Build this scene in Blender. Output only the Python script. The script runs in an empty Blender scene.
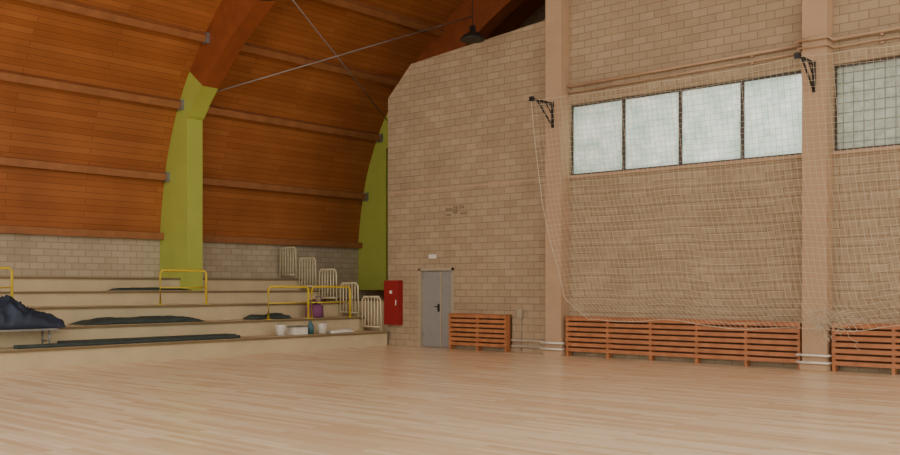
import bpy, bmesh, math, random
from mathutils import Vector, Matrix, noise
random.seed(4)
S = bpy.context.scene
COL = S.collection

def lin(h):
    h = h.lstrip('#'); o = []
    for i in (0, 2, 4):
        c = int(h[i:i+2], 16)/255
        o.append(c/12.92 if c <= .04045 else ((c+.055)/1.055)**2.4)
    return (*o, 1)

def mat(name, hexc, rough=.6, metal=0, var=.12, scale=6, bump=0.0):
    m = bpy.data.materials.new(name); m.use_nodes = True
    nt = m.node_tree; N = nt.nodes; L = nt.links
    b = N['Principled BSDF']
    b.inputs['Roughness'].default_value = rough
    b.inputs['Metallic'].default_value = metal
    tc = N.new('ShaderNodeTexCoord')
    no = N.new('ShaderNodeTexNoise'); no.inputs['Scale'].default_value = scale; no.inputs['Detail'].default_value = 5
    L.new(tc.outputs['Object'], no.inputs['Vector'])
    r = N.new('ShaderNodeValToRGB')
    c = lin(hexc)
    r.color_ramp.elements[0].position = .3; r.color_ramp.elements[1].position = .7
    r.color_ramp.elements[0].color = (*[x*(1-var) for x in c[:3]], 1)
    r.color_ramp.elements[1].color = (*[min(1, x*(1+var)) for x in c[:3]], 1)
    L.new(no.outputs['Fac'], r.inputs['Fac']); L.new(r.outputs['Color'], b.inputs['Base Color'])
    if bump:
        bp = N.new('ShaderNodeBump'); bp.inputs['Strength'].default_value = bump; bp.inputs['Distance'].default_value = .02
        L.new(no.outputs['Fac'], bp.inputs['Height']); L.new(bp.outputs['Normal'], b.inputs['Normal'])
    return m

def brickmat(name, c1, c2, mortar, bw, bh, msize, axes='xz', rough=.85, uv=False, bump=.5, nscale=1.2, namt=.35, fine=14, spec=.3, offset=.5, stain=None):
    m = bpy.data.materials.new(name); m.use_nodes = True
    nt = m.node_tree; N = nt.nodes; L = nt.links
    b = N['Principled BSDF']; b.inputs['Roughness'].default_value = rough
    b.inputs['Specular IOR Level'].default_value = spec
    tc = N.new('ShaderNodeTexCoord')
    if uv:
        vec = tc.outputs['UV']
    else:
        sp = N.new('ShaderNodeSeparateXYZ'); cb = N.new('ShaderNodeCombineXYZ')
        L.new(tc.outputs['Object'], sp.inputs[0])
        L.new(sp.outputs[axes[0].upper()], cb.inputs['X']); L.new(sp.outputs[axes[1].upper()], cb.inputs['Y'])
        vec = cb.outputs[0]
    br = N.new('ShaderNodeTexBrick')
    br.offset = offset
    br.inputs['Scale'].default_value = 1
    br.inputs['Brick Width'].default_value = bw; br.inputs['Row Height'].default_value = bh
    br.inputs['Mortar Size'].default_value = msize; br.inputs['Mortar Smooth'].default_value = .3
    br.inputs['Color1'].default_value = lin(c1); br.inputs['Color2'].default_value = lin(c2); br.inputs['Mortar'].default_value = lin(mortar)
    L.new(vec, br.inputs['Vector'])
    n1 = N.new('ShaderNodeTexNoise'); n1.inputs['Scale'].default_value = nscale; n1.inputs['Detail'].default_value = 6
    L.new(tc.outputs['Object'], n1.inputs['Vector'])
    mr = N.new('ShaderNodeMapRange'); mr.inputs['From Min'].default_value = .3; mr.inputs['From Max'].default_value = .7
    mr.inputs['To Min'].default_value = 1-namt; mr.inputs['To Max'].default_value = 1+namt*.4
    L.new(n1.outputs['Fac'], mr.inputs['Value'])
    mx = N.new('ShaderNodeVectorMath'); mx.operation = 'SCALE'
    L.new(br.outputs['Color'], mx.inputs[0]); L.new(mr.outputs[0], mx.inputs['Scale'])
    L.new(mx.outputs[0], b.inputs['Base Color'])
    if bump:
        n2 = N.new('ShaderNodeTexNoise'); n2.inputs['Scale'].default_value = fine; n2.inputs['Detail'].default_value = 4
        L.new(tc.outputs['Object'], n2.inputs['Vector'])
        ma = N.new('ShaderNodeMath'); ma.operation = 'SUBTRACT'
        L.new(n2.outputs['Fac'], ma.inputs[0]); L.new(br.outputs['Fac'], ma.inputs[1])
        bp = N.new('ShaderNodeBump'); bp.inputs['Strength'].default_value = bump; bp.inputs['Distance'].default_value = .02
        L.new(ma.outputs[0], bp.inputs['Height']); L.new(bp.outputs['Normal'], b.inputs['Normal'])
    return m

M = {}
M['brick'] = brickmat('split_block', '#b09a7c', '#a48e70', '#917b60', .36, .17, .012, 'xz', namt=.12, bump=.3)
M['lowbrick'] = brickmat('beige_block', '#c0b096', '#b4a488', '#9f9076', .36, .17, .012, 'yz', namt=.1, bump=.3)
M['ceil'] = brickmat('pine_boards', '#ad6a37', '#9e5c2c', '#804824', 4.0, .16, .008, uv=True, bump=.1, nscale=.8, namt=.2, rough=.6)
M['floor'] = brickmat('parquet', '#fbe8c4', '#e4c298', '#d2ae84', 1.5, .11, .002, 'xy', rough=.24, bump=0, nscale=3, namt=.05, spec=.6)
M['wood_arch'] = mat('glulam_wood', '#8c4924', .5, var=.15, scale=3)
M['purlin'] = mat('purlin_wood', '#9c653a', .6, var=.15, scale=3)
M['green'] = mat('green_paint', '#abb34c', .5, var=.05, scale=2)
M['plaster'] = mat('pillar_paint', '#b49474', .7, var=.06, scale=2)
M['cream'] = mat('cream_concrete', '#c6b48e', .7, var=.07, scale=2)
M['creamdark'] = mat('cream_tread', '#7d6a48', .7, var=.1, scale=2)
M['door'] = mat('door_grey', '#8e8b84', .5, var=.04)
M['frame'] = mat('door_frame', '#a8997e', .6, var=.05)
M['dark'] = mat('dark_metal', '#26221f', .5, .3)
M['yellow'] = mat('yellow_paint', '#d9bd35', .4, var=.05)
M['white'] = mat('white_paint', '#ded8c8', .5, var=.05)
M['rail'] = mat('cream_rail', '#d8cba4', .5, var=.05)
M['slat'] = mat('slat_wood', '#ab6c40', .5, var=.2, scale=5)
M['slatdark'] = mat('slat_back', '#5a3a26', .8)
M['net'] = mat('net_cord', '#cabda2', .8, var=.05)
M['red'] = mat('red_paint', '#8f1a1c', .4, var=.05)
M['blue'] = mat('blue_tarp', '#2b3648', .65, var=.2, scale=2)
M['dgreen'] = mat('dark_mat', '#35423e', .6, var=.2, scale=5)
M['purple'] = mat('purple_cloth', '#7a4468', .7)
M['grey'] = mat('grey_metal', '#8a8a86', .4, .5)
M['winframe'] = mat('window_frame', '#4a4038', .5)
M['teal'] = mat('teal_plastic', '#3d6a70', .5)
M['cable'] = mat('steel_cable', '#9a948a', .4, .3)
M['patch'] = mat('mortar_patch', '#857459', .8, var=.3, scale=12)

# frosted glass
def glassmat(name, ca, cb, sc, grid=None):
    m = bpy.data.materials.new(name); m.use_nodes = True
    N = m.node_tree.nodes; L = m.node_tree.links
    N.remove(N['Principled BSDF'])
    tr = N.new('ShaderNodeBsdfTranslucent'); gl = N.new('ShaderNodeBsdfGlossy'); gl.inputs['Roughness'].default_value = .25
    mix = N.new('ShaderNodeMixShader'); mix.inputs[0].default_value = .03
    tc = N.new('ShaderNodeTexCoord'); vo = N.new('ShaderNodeTexNoise'); vo.inputs['Scale'].default_value = sc; vo.inputs['Detail'].default_value = 4
    vo.inputs['Roughness'].default_value = .75
    L.new(tc.outputs['Object'], vo.inputs['Vector'])
    r = N.new('ShaderNodeValToRGB'); r.color_ramp.elements[0].position = .35; r.color_ramp.elements[1].position = .65
    r.color_ramp.elements[0].color = lin(ca); r.color_ramp.elements[1].color = lin(cb)
    L.new(vo.outputs['Fac'], r.inputs['Fac']); out = r.outputs[0]
    if grid:
        sp = N.new('ShaderNodeSeparateXYZ'); c3 = N.new('ShaderNodeCombineXYZ'); L.new(tc.outputs['Object'], sp.inputs[0])
        L.new(sp.outputs['X'], c3.inputs['X']); L.new(sp.outputs['Z'], c3.inputs['Y'])
        br = N.new('ShaderNodeTexBrick'); br.offset = 0; br.inputs['Scale'].default_value = 1
        br.inputs['Brick Width'].default_value = .19; br.inputs['Row Height'].default_value = .19; br.inputs['Mortar Size'].default_value = .012
        L.new(c3.outputs[0], br.inputs['Vector']); L.new(out, br.inputs['Color1']); L.new(out, br.inputs['Color2']); br.inputs['Mortar'].default_value = lin(grid)
        out = br.outputs['Color']
    L.new(out, tr.inputs['Color'])
    L.new(tr.outputs[0], mix.inputs[1]); L.new(gl.outputs[0], mix.inputs[2])
    L.new(mix.outputs[0], N['Material Output'].inputs['Surface'])
    return m
M['glass'] = glassmat('frosted_glass', '#cfe2da', '#fdfffd', 2.2)
M['glassb'] = glassmat('glass_block', '#b0b2a8', '#c6c8be', 5, grid='#989a90')

class B:
    def __init__(s): s.bm = bmesh.new(); s.ms = []; s.uv = s.bm.loops.layers.uv.new('UVMap')
    def mi(s, k):
        if k not in s.ms: s.ms.append(k)
        return s.ms.index(k)
    def box(s, a, b, k, bev=0):
        x0, y0, z0 = [min(a[i], b[i]) for i in range(3)]; x1, y1, z1 = [max(a[i], b[i]) for i in range(3)]
        v = [s.bm.verts.new(p) for p in ((x0,y0,z0),(x1,y0,z0),(x1,y1,z0),(x0,y1,z0),(x0,y0,z1),(x1,y0,z1),(x1,y1,z1),(x0,y1,z1))]
        i = s.mi(k)
        for f in ((3,2,1,0),(4,5,6,7),(0,1,5,4),(1,2,6,5),(2,3,7,6),(3,0,4,7)):
            s.bm.faces.new([v[j] for j in f]).material_index = i
    def tube(s, pts, r, k, n=8, cap=True):
        pts = [Vector(p) for p in pts]; i = s.mi(k); rings = []
        for j, p in enumerate(pts):
            d = (pts[min(j+1, len(pts)-1)]-pts[max(j-1, 0)]).normalized()
            u = d.cross(Vector((0, 0, 1)));
            if u.length < .05: u = d.cross(Vector((0, 1, 0)))
            u.normalize(); w = d.cross(u)
            rr = r[j] if isinstance(r, (list, tuple)) else r
            rings.append([s.bm.verts.new(p+(u*math.cos(2*math.pi*t/n)+w*math.sin(2*math.pi*t/n))*rr) for t in range(n)])
        for a, b in zip(rings, rings[1:]):
            for t in range(n):
                f = s.bm.faces.new((a[t], b[t], b[(t+1) % n], a[(t+1) % n])); f.material_index = i; f.smooth = True
        if cap:
            s.bm.faces.new(rings[0]).material_index = i; s.bm.faces.new(rings[-1][::-1]).material_index = i
    def prism(s, poly, y0, y1, k, axis='y'):
        i = s.mi(k)
        def P(a, b, t): return (a, t, b) if axis == 'y' else (t, a, b)
        v0 = [s.bm.verts.new(P(a, b, y0)) for a, b in poly]; v1 = [s.bm.verts.new(P(a, b, y1)) for a, b in poly]
        s.bm.faces.new(v0).material_index = i; s.bm.faces.new(v1[::-1]).material_index = i
        n = len(poly)
        for t in range(n):
            s.bm.faces.new((v0[t], v1[t], v1[(t+1) % n], v0[(t+1) % n])).material_index = i
    def done(s, name, parent=None, bevel=0):
        bmesh.ops.recalc_face_normals(s.bm, faces=s.bm.faces)
        me = bpy.data.meshes.new(name); s.bm.to_mesh(me); s.bm.free()
        for k in s.ms: me.materials.append(M[k])
        o = bpy.data.objects.new(name, me); COL.objects.link(o)
        if parent: o.parent = parent
        if bevel:
            md = o.modifiers.new('bev', 'BEVEL'); md.width = bevel; md.segments = 2; md.limit_method = 'ANGLE'
        return o

YW = 18.5
# ---------- roof profile ----------
ctrl = [(-22.98,2.9),(-22.8,4.2),(-22.5,5.4),(-22.0,6.55),(-21.4,7.45),(-20.1,8.87),(-18.3,10.2),(-16,11.4),(-13,12.5),(-9,13.4),(-4,13.8)]
ctrl = ctrl + [(-8-x, z) for x, z in ctrl[-2::-1]]
def cr(P, n=6):
    out = []
    for i in range(len(P)-1):
        p0 = Vector(P[max(i-1, 0)]); p1 = Vector(P[i]); p2 = Vector(P[i+1]); p3 = Vector(P[min(i+2, len(P)-1)])
        for j in range(n):
            t = j/n
            out.append(.5*((2*p1)+(p2-p0)*t+(2*p0-5*p1+4*p2-p3)*t*t+(3*p1-p0-3*p2+p3)*t**3))
    out.append(Vector(P[-1])); return out
prof = cr(ctrl)
def roof_z(x):
    for a, b in zip(prof, prof[1:]):
        if a.x <= x <= b.x: return a.y+(b.y-a.y)*(x-a.x)/(b.x-a.x)
    return 3
def pt_at_z(z):
    for a, b in zip(prof, prof[1:]):
        if a.y <= z <= b.y:
            t = (z-a.y)/(b.y-a.y); return a.lerp(b, t), (b-a).normalized()
# ---------- floor ----------
b = B(); b.box((-23.3, -6, -.1), (15.4, 25, 0), 'floor'); b.done('floor')
# ---------- ceiling ----------
b = B(); i = b.mi('ceil'); s = 0; uvl = b.uv
for j, p in enumerate(prof[1:], 1):
    q = prof[j-1]; 
    if p.x > 3: break
    s2 = s+(p-q).length
    y0 = -1; y1 = 24.6 if q.x < -12.4 else YW+.3
    n = Vector((p.y-q.y, -(p.x-q.x))).normalized()*-.12
    v = [b.bm.verts.new(c) for c in ((q.x, y0, q.y), (p.x, y0, p.y), (p.x, y1, p.y), (q.x, y1, q.y),
         (q.x+n.x, y0, q.y+n.y), (p.x+n.x, y0, p.y+n.y), (p.x+n.x, y1, p.y+n.y), (q.x+n.x, y1, q.y+n.y))]
    for fi in ((0,1,2,3),(7,6,5,4),(0,4,5,1),(1,5,6,2),(2,6,7,3),(3,7,4,0)):
        f = b.bm.faces.new([v[t] for t in fi]); f.material_index = i
        for lp, t in zip(f.loops, fi): lp[uvl].uv = (v[t].co.y, s2 if t in (1, 2, 5, 6) else s)
    s = s2
b.done('ceiling')
# ---------- arches ----------
def arch(y0, y1, xmax=3):
    b = B()
    secs = []
    secs.append((Vector((-22.96, 1.5)), Vector((-21.66, 1.5))))
    secs.append((Vector((-22.96, 2.9)), Vector((-21.66, 2.9))))
    for j, p in enumerate(prof[1:-1], 1):
        if p.x > xmax: break
        t = (prof[j+1]-prof[j-1]).normalized(); n = Vector((t.y, -t.x))
        if p.y < 6.2 and p.x < -10: q = Vector((-21.66, p.y-.12*(p.y-2.9)/3))
        else:
            d = min(1.15, .55+.3*max(0, p.y-6.2)/1.6)
            q = p+n*d
            q.x = max(q.x, -21.66)
        secs.append((p, q))
    vs = []
    for p, q in secs:
        vs.append([b.bm.verts.new((p.x, y0, p.y)), b.bm.verts.new((q.x, y0, q.y)), b.bm.verts.new((q.x, y1, q.y)), b.bm.verts.new((p.x, y1, p.y))])
    for k, (a, c) in enumerate(zip(vs, vs[1:])):
        z = (secs[k][0].y+secs[k+1][0].y)/2
        i = b.mi('green' if z < 7.2 and secs[k][0].x < -10 else 'wood_arch')
        for t in range(4):
            b.bm.faces.new((a[t], a[(t+1) % 4], c[(t+1) % 4], c[t])).material_index = i
    b.bm.faces.new(vs[0]); b.bm.faces.new(vs[-1])
    # steel shoes where purlins land
    for z in (4.6, 6.5, 8.1):
        p, t = pt_at_z(z); n = Vector((t.y, -t.x)); c = p+n*.16
        b.box((c.x-.1, y0-.09, c.y-.13), (c.x+.1, y0, c.y+.13), 'grey')
    return b.done('roof_arch')
A1, A2 = (14.2, 14.68), (21.6, 22.1)
arch(6.8, 7.28); arch(*A1); arch(*A2, xmax=-13)
# ---------- purlins ----------
spans = [(-1, 6.8), (7.28, 14.2), (14.68, 21.6)]
for z in (3.0, 4.6, 6.5, 8.1, 9.5, 10.7, 11.7, 12.5):
    p, t = pt_at_z(z); n = Vector((t.y, -t.x))
    b = B(); h, w = .22, .09
    for y0, y1 in spans:
        if z > 9 and p.x > -12.9: y1 = min(y1, YW)
        qs = [p-t*w, p+t*w, p+t*w+n*h, p-t*w+n*h]
        b.prism([(q.x, q.y) for q in qs], y0, y1, 'purlin')
    b.done('roof_purlin')
# bracing rods
for a, c in (((-21.4,14.6,6.7),(-18.0,21.7,9.7)), ((-18.6,14.6,9.3),(-21.5,21.7,6.8))):
    b = B(); b.tube([a, c], .018, 'cable', 6); b.done('bracing_rod')
# ---------- west wall ----------
b = B(); b.box((-23.25, -1, 0), (-22.97, 24.6, 2.98), 'lowbrick'); b.done('wall_west')
# ---------- north wall ----------
b = B()
b.prism([(-18.47,0),(-17.3,0),(-17.3,2.1),(-16.06,2.1),(-16.06,0),(-12.9,0),(-12.9,8.0),(-17.6,7.62),(-18.47,6.8)], YW, YW+.3, 'brick')
XR = 15
b.box((-12.9, YW, 0), (XR, YW+.3, 4.2), 'brick')
top = [(-12.9, 5.87)]+[(XR, 5.87)]+[(XR-.02, 3+2.9)]+[(p.x, p.y-.02) for p in reversed(prof) if -12.9 < p.x < 13.2]+[(-12.9, roof_z(-12.9))]
b.prism(top, YW, YW+.3, 'brick')
pil = [(-12.92, -12.48), (-6.89, -6.42), (-.86, -.4), (5.16, 5.62), (11.2, 11.66)]
for x0, x1 in pil: b.box((x0, YW, 4.2), (x1, YW+.3, 5.87), 'brick')
b.box((11.66, YW, 4.2), (XR, YW+.3, 5.87), 'brick')
b.done('wall_north')
# lobby walls beyond
b = B(); b.box((-23.25, 24.6, 0), (-12.6, 24.8, 12.9), 'brick'); b.done('wall_lobby_back')
b = B(); b.box((-12.9, YW+.3, 0), (-12.7, 24.6, roof_z(-12.9)), 'brick'); b.done('wall_lobby_side')
b = B(); b.box((-22.96, 18.85, 0), (-18.47, 19.0, 1.2), 'cream'); b.box((-22.96, 18.82, 1.2), (-18.47, 19.03, 1.25), 'creamdark'); b.done('wall_low_return')
# trims
b = B(); b.box((-18.47, YW-.02, 4.16), (-12.92, YW, 4.2), 'plaster'); b.done('trim_1')
b = B(); b.box((-12.48, YW-.05, 4.13), (-6.89, YW, 4.2), 'plaster'); b.done('trim_2')
b = B(); b.box((-6.42, YW-.05, 4.13), (-.86, YW, 4.2), 'plaster'); b.done('trim_3')
for x0, x1 in pil:
    b = B(); b.box((x0, YW-.35, 0), (x1, YW, roof_z((x0+x1)/2)-.15), 'plaster')
    b.box((x0-.03, YW-.39, 0), (x1+.03, YW, .12), 'plaster'); b.done('pillar', bevel=.01)
# windows
bays = [(-12.48, -6.89), (-6.42, -.86), (-.4, 5.16), (5.62, 11.2)]
for wi, (x0, x1) in enumerate(bays):
    b = B(); n = 4; fr = .05
    b.box((x0, YW+.1, 4.2), (x1, YW+.18, 4.2+fr), 'winframe'); b.box((x0, YW+.1, 5.87-fr), (x1, YW+.18, 5.87), 'winframe')
    for i in range(n+1):
        x = x0+(x1-x0)*i/n; b.box((x-.035, YW+.09, 4.2), (x+.035, YW+.19, 5.87), 'winframe')
    b.box((x0, YW+.13, 4.2), (x1, YW+.14, 5.87), 'glass' if wi == 0 else 'glassb')
    b.done('window_%d' % (wi+1))
# door
b = B()
x0, x1 = -17.3, -16.06
b.box((x0, YW-.02, 0), (x0+.07, YW+.2, 2.1), 'frame'); b.box((x1-.07, YW-.02, 0), (x1, YW+.2, 2.1), 'frame'); b.box((x0, YW-.02, 2.03), (x1, YW+.2, 2.1), 'frame')
xm = x0+.72
b.box((x0+.07, YW+.08, .01), (xm-.01, YW+.13, 2.03), 'door'); b.box((xm+.01, YW+.08, .01), (x1-.07, YW+.13, 2.03), 'door')
b.box((xm-.02, YW+.06, .01), (xm+.02, YW+.08, 2.03), 'frame')
b.box((xm-.1, YW+.05, .95), (xm-.05, YW+.08, 1.15), 'dark'); b.tube([(xm-.075, YW+.04, 1.08), (xm-.2, YW+.03, 1.08)], .012, 'dark')
for z in (.3, 1.8): b.box((x0+.05, YW+.05, z), (x0+.09, YW+.09, z+.12), 'grey')
b.done('door_1')
b = B(); b.box((-16.9, YW-.05, 2.35), (-16.65, YW-.002, 2.46), 'white'); b.done('exit_sign')
# old repair marks on the block wall
b = B()
for x, z, w, h in ((-16.35, 3.58, .24, .07), (-16.08, 3.5, .14, .2), (-15.9, 3.62, .18, .08), (-15.85, 3.46, .24, .07), (-16.34, 3.44, .18, .07)):
    b.box((x, YW-.006, z), (x+w, YW, z+h), 'patch')
b.done('wall_repair_marks')
# red cabinet
b = B(); b.box((-18.45, YW-.18, .57), (-17.9, YW-.002, 1.78), 'red'); b.box((-18.41, YW-.195, .61), (-17.94, YW-.18, 1.74), 'red')
b.box((-17.99, YW-.21, 1.1), (-17.96, YW-.19, 1.25), 'white'); b.box((-18.22, YW-.2, 1.42), (-18.12, YW-.195, 1.5), 'white'); b.done('fire_hose_cabinet', bevel=.01)
b = B(); b.box((-13.95, YW-.1, .85), (-13.8, YW, 1.05), 'frame'); b.tube([(-13.87, YW-.03, 1.0), (-13.87, YW-.03, .05)], .015, 'frame'); b.done('switch_box')
# radiator covers (slatted timber)
def cover(x0, x1):
    b = B(); yf = YW-.28
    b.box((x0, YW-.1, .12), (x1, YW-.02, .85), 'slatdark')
    n = 7
    for i in range(n):
        z = .12+i*.118; b.box((x0, yf, z), (x1, yf+.025, z+.078), 'slat')
    b.box((x0, yf, .9), (x1, YW-.002, .925), 'slat')
    k = max(2, round((x1-x0)/1.1)+1)
    for i in range(k):
        x = x0+.03+(x1-x0-.06)*i/(k-1); b.box((x-.03, yf+.026, 0), (x+.03, YW-.1, .9), 'slat')
    b.done('radiator_cover')
cover(-16.0, -14.15); cover(-12.4, -6.95); cover(-6.35, -.95); cover(-.3, 5.1)
# pipes
for z, r, dy in ((6.33, .035, .1), (6.18, .022, .08)):
    b = B(); pts = [(-12.45, YW-dy, z-.06), (-6.93, YW-dy, z)]
    b.tube(pts, r, 'plaster', 8)
    b.tube([(-6.92, YW-dy, z), (-6.94, YW-.42, z), (-6.38, YW-.42, z), (-6.38, YW-dy, z), (-.9, YW-dy, z+.03)], r, 'plaster', 8)
    for x in (-11.5, -9.7, -8, -5.5, -3.5): b.box((x-.02, YW-dy, z-.07), (x+.02, YW, z-.03), 'plaster')
    b.done('wall_pipe')
b = B()
for z in (.16, .3):
    b.tube([(-14.1, YW-.1, z), (-12.98, YW-.1, z), (-12.98, YW-.45, z), (-12.42, YW-.45, z), (-12.42, YW-.3, z)], .025, 'white')
    b.tube([(-6.95, YW-.3, z), (-6.95, YW-.45, z), (-6.36, YW-.45, z), (-6.36, YW-.3, z)], .025, 'white')
b.done('heating_pipe')
# net brackets
def bracket(xc, yp=YW-.352):
    b = B(); z = 5.86
    b.box((xc-.03, yp-.03, z-.55), (xc+.03, yp, z+.05), 'dark')
    b.box((xc-.025, yp-.85, z-.025), (xc+.025, yp, z+.025), 'dark')
    b.tube([(xc, yp-.62, z), (xc, yp-.04, z-.5)], .022, 'dark', 6)
    b.tube([(xc, yp-.3, z), (xc, yp-.04, z-.25)], .015, 'dark', 6)
    b.box((xc-.05, yp-.87, z-.05), (xc+.05, yp-.8, z+.05), 'dark'); b.done('net_bracket')
bracket(-12.7); bracket(-6.65); bracket(-.63)
# net
YN = 17.36
def sag(x):
    t = ((x+12.7) % 6.05)/6.05
    return 5.84-.06*4*t*(1-t)
def xl(v):
    return -12.75+.3*min(1, v/.46)+.6*max(0, (v-.46))/.41+max(0, v-.9)*4
def netpt(u, v):
    a = xl(v); x = a+(4.6-a)*u
    zt = sag(x); zb = .86+.05*math.sin(x*1.1)+.04*math.sin(x*2.7+1)
    z = zt+(zb-zt)*v
    y = YN+.05*math.sin(x*1.7+v*2)*v+.03*math.sin(x*5.1+3*v)*v
    x += .08*noise.noise(Vector((x*.8, v*4, 2)))*v; z += .05*noise.noise(Vector((x*1.1, v*3, 7)))
    return (x, y, z)
cu = bpy.data.curves.new('safety_net', 'CURVE'); cu.dimensions = '3D'; cu.bevel_depth = .0031; cu.bevel_resolution = 0
NU, NV = 150, 44
def spl(pts, rad=1):
    s = cu.splines.new('POLY'); s.points.add(len(pts)-1)
    for q, p in zip(s.points, pts): q.co = (*p, 1); q.radius = rad
for i in range(NU+1): spl([netpt(i/NU, j/NV) for j in range(NV+1)], 2.6 if i == 0 else 1)
for j in range(NV+1): spl([netpt(i/NU, j/NV) for i in range(NU+1)], 2.0 if j in (0, NV) else 1)
# slack net tied up beside the pillar
for k in range(34):
    pts = []; x = -6.15+random.uniform(-.25, .25); z = 1.02+random.uniform(-.12, .12)
    for t in range(12):
        pts.append((x, YN+random.uniform(-.05, .08), z)); x += random.uniform(-.13, .13); z += random.uniform(-.1, .08)
    spl(pts, 1.2)
cu.materials.append(M['net']); COL.objects.link(bpy.data.objects.new('safety_net', cu))

# ---------- bleachers ----------
YB = 18.4
T = [(-18.4, .38), (-19.3, .76), (-20.2, 1.16), (-21.1, 1.5), (-22.0, 1.84)]
b = B()
for i, (x, z) in enumerate(T):
    xb = -22.96 if i == 4 else T[i+1][0]
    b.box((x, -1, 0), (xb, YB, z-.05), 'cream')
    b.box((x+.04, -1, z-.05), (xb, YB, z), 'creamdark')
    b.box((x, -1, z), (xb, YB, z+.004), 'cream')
b.done('bleachers')
# end railings
for i, (x, z) in enumerate(T):
    x0 = x-.05; x1 = x-.78; zt = z+.95; z += .006
    b = B(); y = YB-.2; r = .026
    b.tube([(x0, y, z), (x0, y, zt-.08), (x0-.08, y, zt), (x1+.08, y, zt), (x1, y, zt-.08), (x1, y, z)], r, 'rail')
    b.tube([(x0, y, z+.12), (x1, y, z+.12)], r*.8, 'rail')
    for k in range(1, 6):
        xx = x0+(x1-x0)*k/6; b.tube([(xx, y, z+.12), (xx, y, zt)], .016, 'rail')
    b.done('end_railing')
# yellow rails
def yrail(x, z, y0, y1, h=.84):
    z += .005
    b = B(); r = .03
    b.tube([(x, y0, z), (x, y0, z+h-.06), (x, y0+.06, z+h), (x, y1-.06, z+h), (x, y1, z+h-.06), (x, y1, z)], r, 'yellow')
    b.tube([(x, y0, z+h*.5), (x, y1, z+h*.5)], .016, 'yellow')
    for y in (y0, y1): b.box((x-.06, y-.06, z), (x+.06, y+.06, z+.015), 'yellow')
    b.done('yellow_railing')
yrail(-20.28, 1.16, 7.6, 9.0); yrail(-20.28, 1.16, 12.55, 13.85); yrail(-19.38, .76, 15.1, 16.42); yrail(-19.38, .76, 16.54, 17.92)
# bench
b = B()
b.box((-19.18, 7.3, .72), (-18.72, 9.25, .76), 'grey')
for y in (7.5, 9.1):
    for x in (-19.1, -18.8): b.tube([(x, y, .385), (x, y, .72)], .02, 'grey')
    b.tube([(-19.1, y, .5), (-18.8, y, .5)], .014, 'grey')
b.done('low_bench')
# cloth piles
def pile(name, cx, cy, z0, lx, ly, h, k, seed, sharp=1.0, nx=26, ny=44, peak=None, fold=.16):
    b = B(); i = b.mi(k); g = []
    for a in range(nx+1):
        row = []
        for c in range(ny+1):
            u = a/nx*2-1; v = c/ny*2-1
            e = max(0, 1-abs(u)**3)*max(0, 1-abs(v)**4)
            n = noise.noise(Vector((u*.8*lx+seed, v*.8*ly, seed)))
            n2 = 1-abs(noise.noise(Vector((u*2.2*lx+seed, v*2.0*ly+u*2+seed, 3))))*4
            hh = h*e**.5*(.75+.45*n*sharp+fold*n2*sharp)
            if peak is not None: hh *= .5+.6*math.exp(-((v-peak)/.55)**2)
            wob = 1+.1*noise.noise(Vector((v*2+seed, u*1.5, 5)))
            row.append(b.bm.verts.new((cx+u*lx/2*wob, cy+v*ly/2*wob, z0+.004+max(0, hh))))
        g.append(row)
    for a in range(nx):
        for c in range(ny):
            f = b.bm.faces.new((g[a][c], g[a+1][c], g[a+1][c+1], g[a][c+1])); f.material_index = i; f.smooth = True
    rim = [g[a][0] for a in range(nx+1)]+[g[nx][c] for c in range(1, ny+1)]+[g[a][ny] for a in range(nx-1, -1, -1)]+[g[0][c] for c in range(ny-1, 0, -1)]
    b.bm.faces.new(rim).material_index = i
    return b.done(name)
pile('blue_tarp', -19.15, 8.45, .765, .8, 2.1, .52, 'blue', 1.3, peak=-.05, fold=.3, nx=40, ny=70)
pile('folded_green_tarp', -19.8, 11.75, .77, .65, 3.0, .17, 'dgreen', 4.1, sharp=.6)
pile('dark_jacket', -19.8, 15.4, .77, .5, 1.3, .16, 'dgreen', 8.2)
pile('dark_blanket', -21.5, 13.0, 1.51, .5, 2.1, .1, 'dgreen', 3.3, sharp=.6)
b = B(); b.box((-18.66, 8.3, .39), (-18.5, 13.6, .46), 'dgreen'); b.box((-19.1, 9.4, .39), (-18.66, 13.6, .48), 'dgreen'); b.done('gym_mat', bevel=.02)
# purple bag
b = B(); pts = [(-19.75, 16.95, .77), (-19.75, 16.95, .8), (-19.75, 16.95, 1.1), (-19.75, 16.95, 1.2), (-19.75, 16.97, 1.23)]
b.tube(pts, [.2, .25, .24, .19, .08], 'purple', 14)
b.tube([(-19.6, 16.85, 1.18), (-19.6, 16.88, 1.34), (-19.6, 17.05, 1.34), (-19.6, 17.08, 1.18)], .014, 'purple', 6); b.done('purple_bag')
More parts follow.
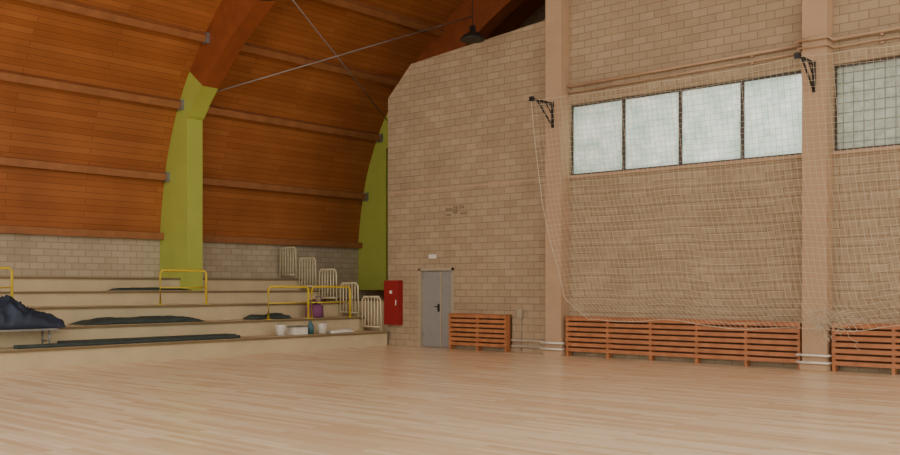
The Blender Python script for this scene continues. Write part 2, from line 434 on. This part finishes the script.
# buckets and boxes
def bucket(x, y, z, k):
    b = B(); b.tube([(x, y, z), (x, y, z+.24), (x, y, z+.26)], [.11, .14, .15], k, 16)
    b.tube([(x, y-.14, z+.24), (x+.06, y-.08, z+.3), (x+.07, y, z+.32), (x+.06, y+.08, z+.3), (x, y+.14, z+.24)], .006, 'grey', 6); b.done('bucket')
bucket(-18.75, 15.0, .39, 'white'); bucket(-18.75, 16.35, .39, 'white')
b = B(); b.box((-18.95, 15.3, .39), (-18.6, 15.75, .58), 'white'); b.box((-18.97, 15.28, .58), (-18.58, 15.77, .61), 'grey'); b.done('storage_box', bevel=.01)
b = B(); b.tube([(-18.8, 16.0, .39), (-18.8, 16.0, .6), (-18.8, 16.0, .68), (-18.8, 16.0, .72)], [.09, .09, .035, .035], 'teal', 14); b.done('plastic_canister')
pile('cleaning_cloth', -18.75, 16.95, .39, .4, .8, .16, 'white', 5.5, nx=14, ny=20)
# pendant lamps
def lamp(x, y, z):
    b = B()
    b.tube([(x, y, z+.3), (x, y, roof_z(x)-.05)], .012, 'dark', 6)
    b.tube([(x, y, z), (x, y, z+.03), (x, y, z+.14), (x, y, z+.2), (x, y, z+.34)], [.3, .3, .2, .08, .07], 'dark', 18); b.done('pendant_lamp')
lamp(-14.6, 17.5, 7.55); lamp(-16.8, 13.0, 8.0)
b = B(); b.box((-21.62, 14.3, 6.35), (-21.4, 14.6, 6.5), 'white'); b.box((-21.66, 14.42, 6.4), (-21.6, 14.48, 6.7), 'grey'); b.done('floodlight')

# ---------- light ----------
w = bpy.data.worlds.new('World'); S.world = w; w.use_nodes = True
bg = w.node_tree.nodes['Background']; bg.inputs[0].default_value = (1, .97, .91, 1); bg.inputs[1].default_value = 2.3
# ---------- camera ----------
cd = bpy.data.cameras.new('Camera'); cd.sensor_width = 36; cd.lens = 945/900*36; cd.shift_y = (287-227.5)/900
co = bpy.data.objects.new('Camera', cd); COL.objects.link(co)
co.location = (0, 0, 1.6); co.rotation_euler = (math.pi/2, 0, math.radians(41.2)); S.camera = co
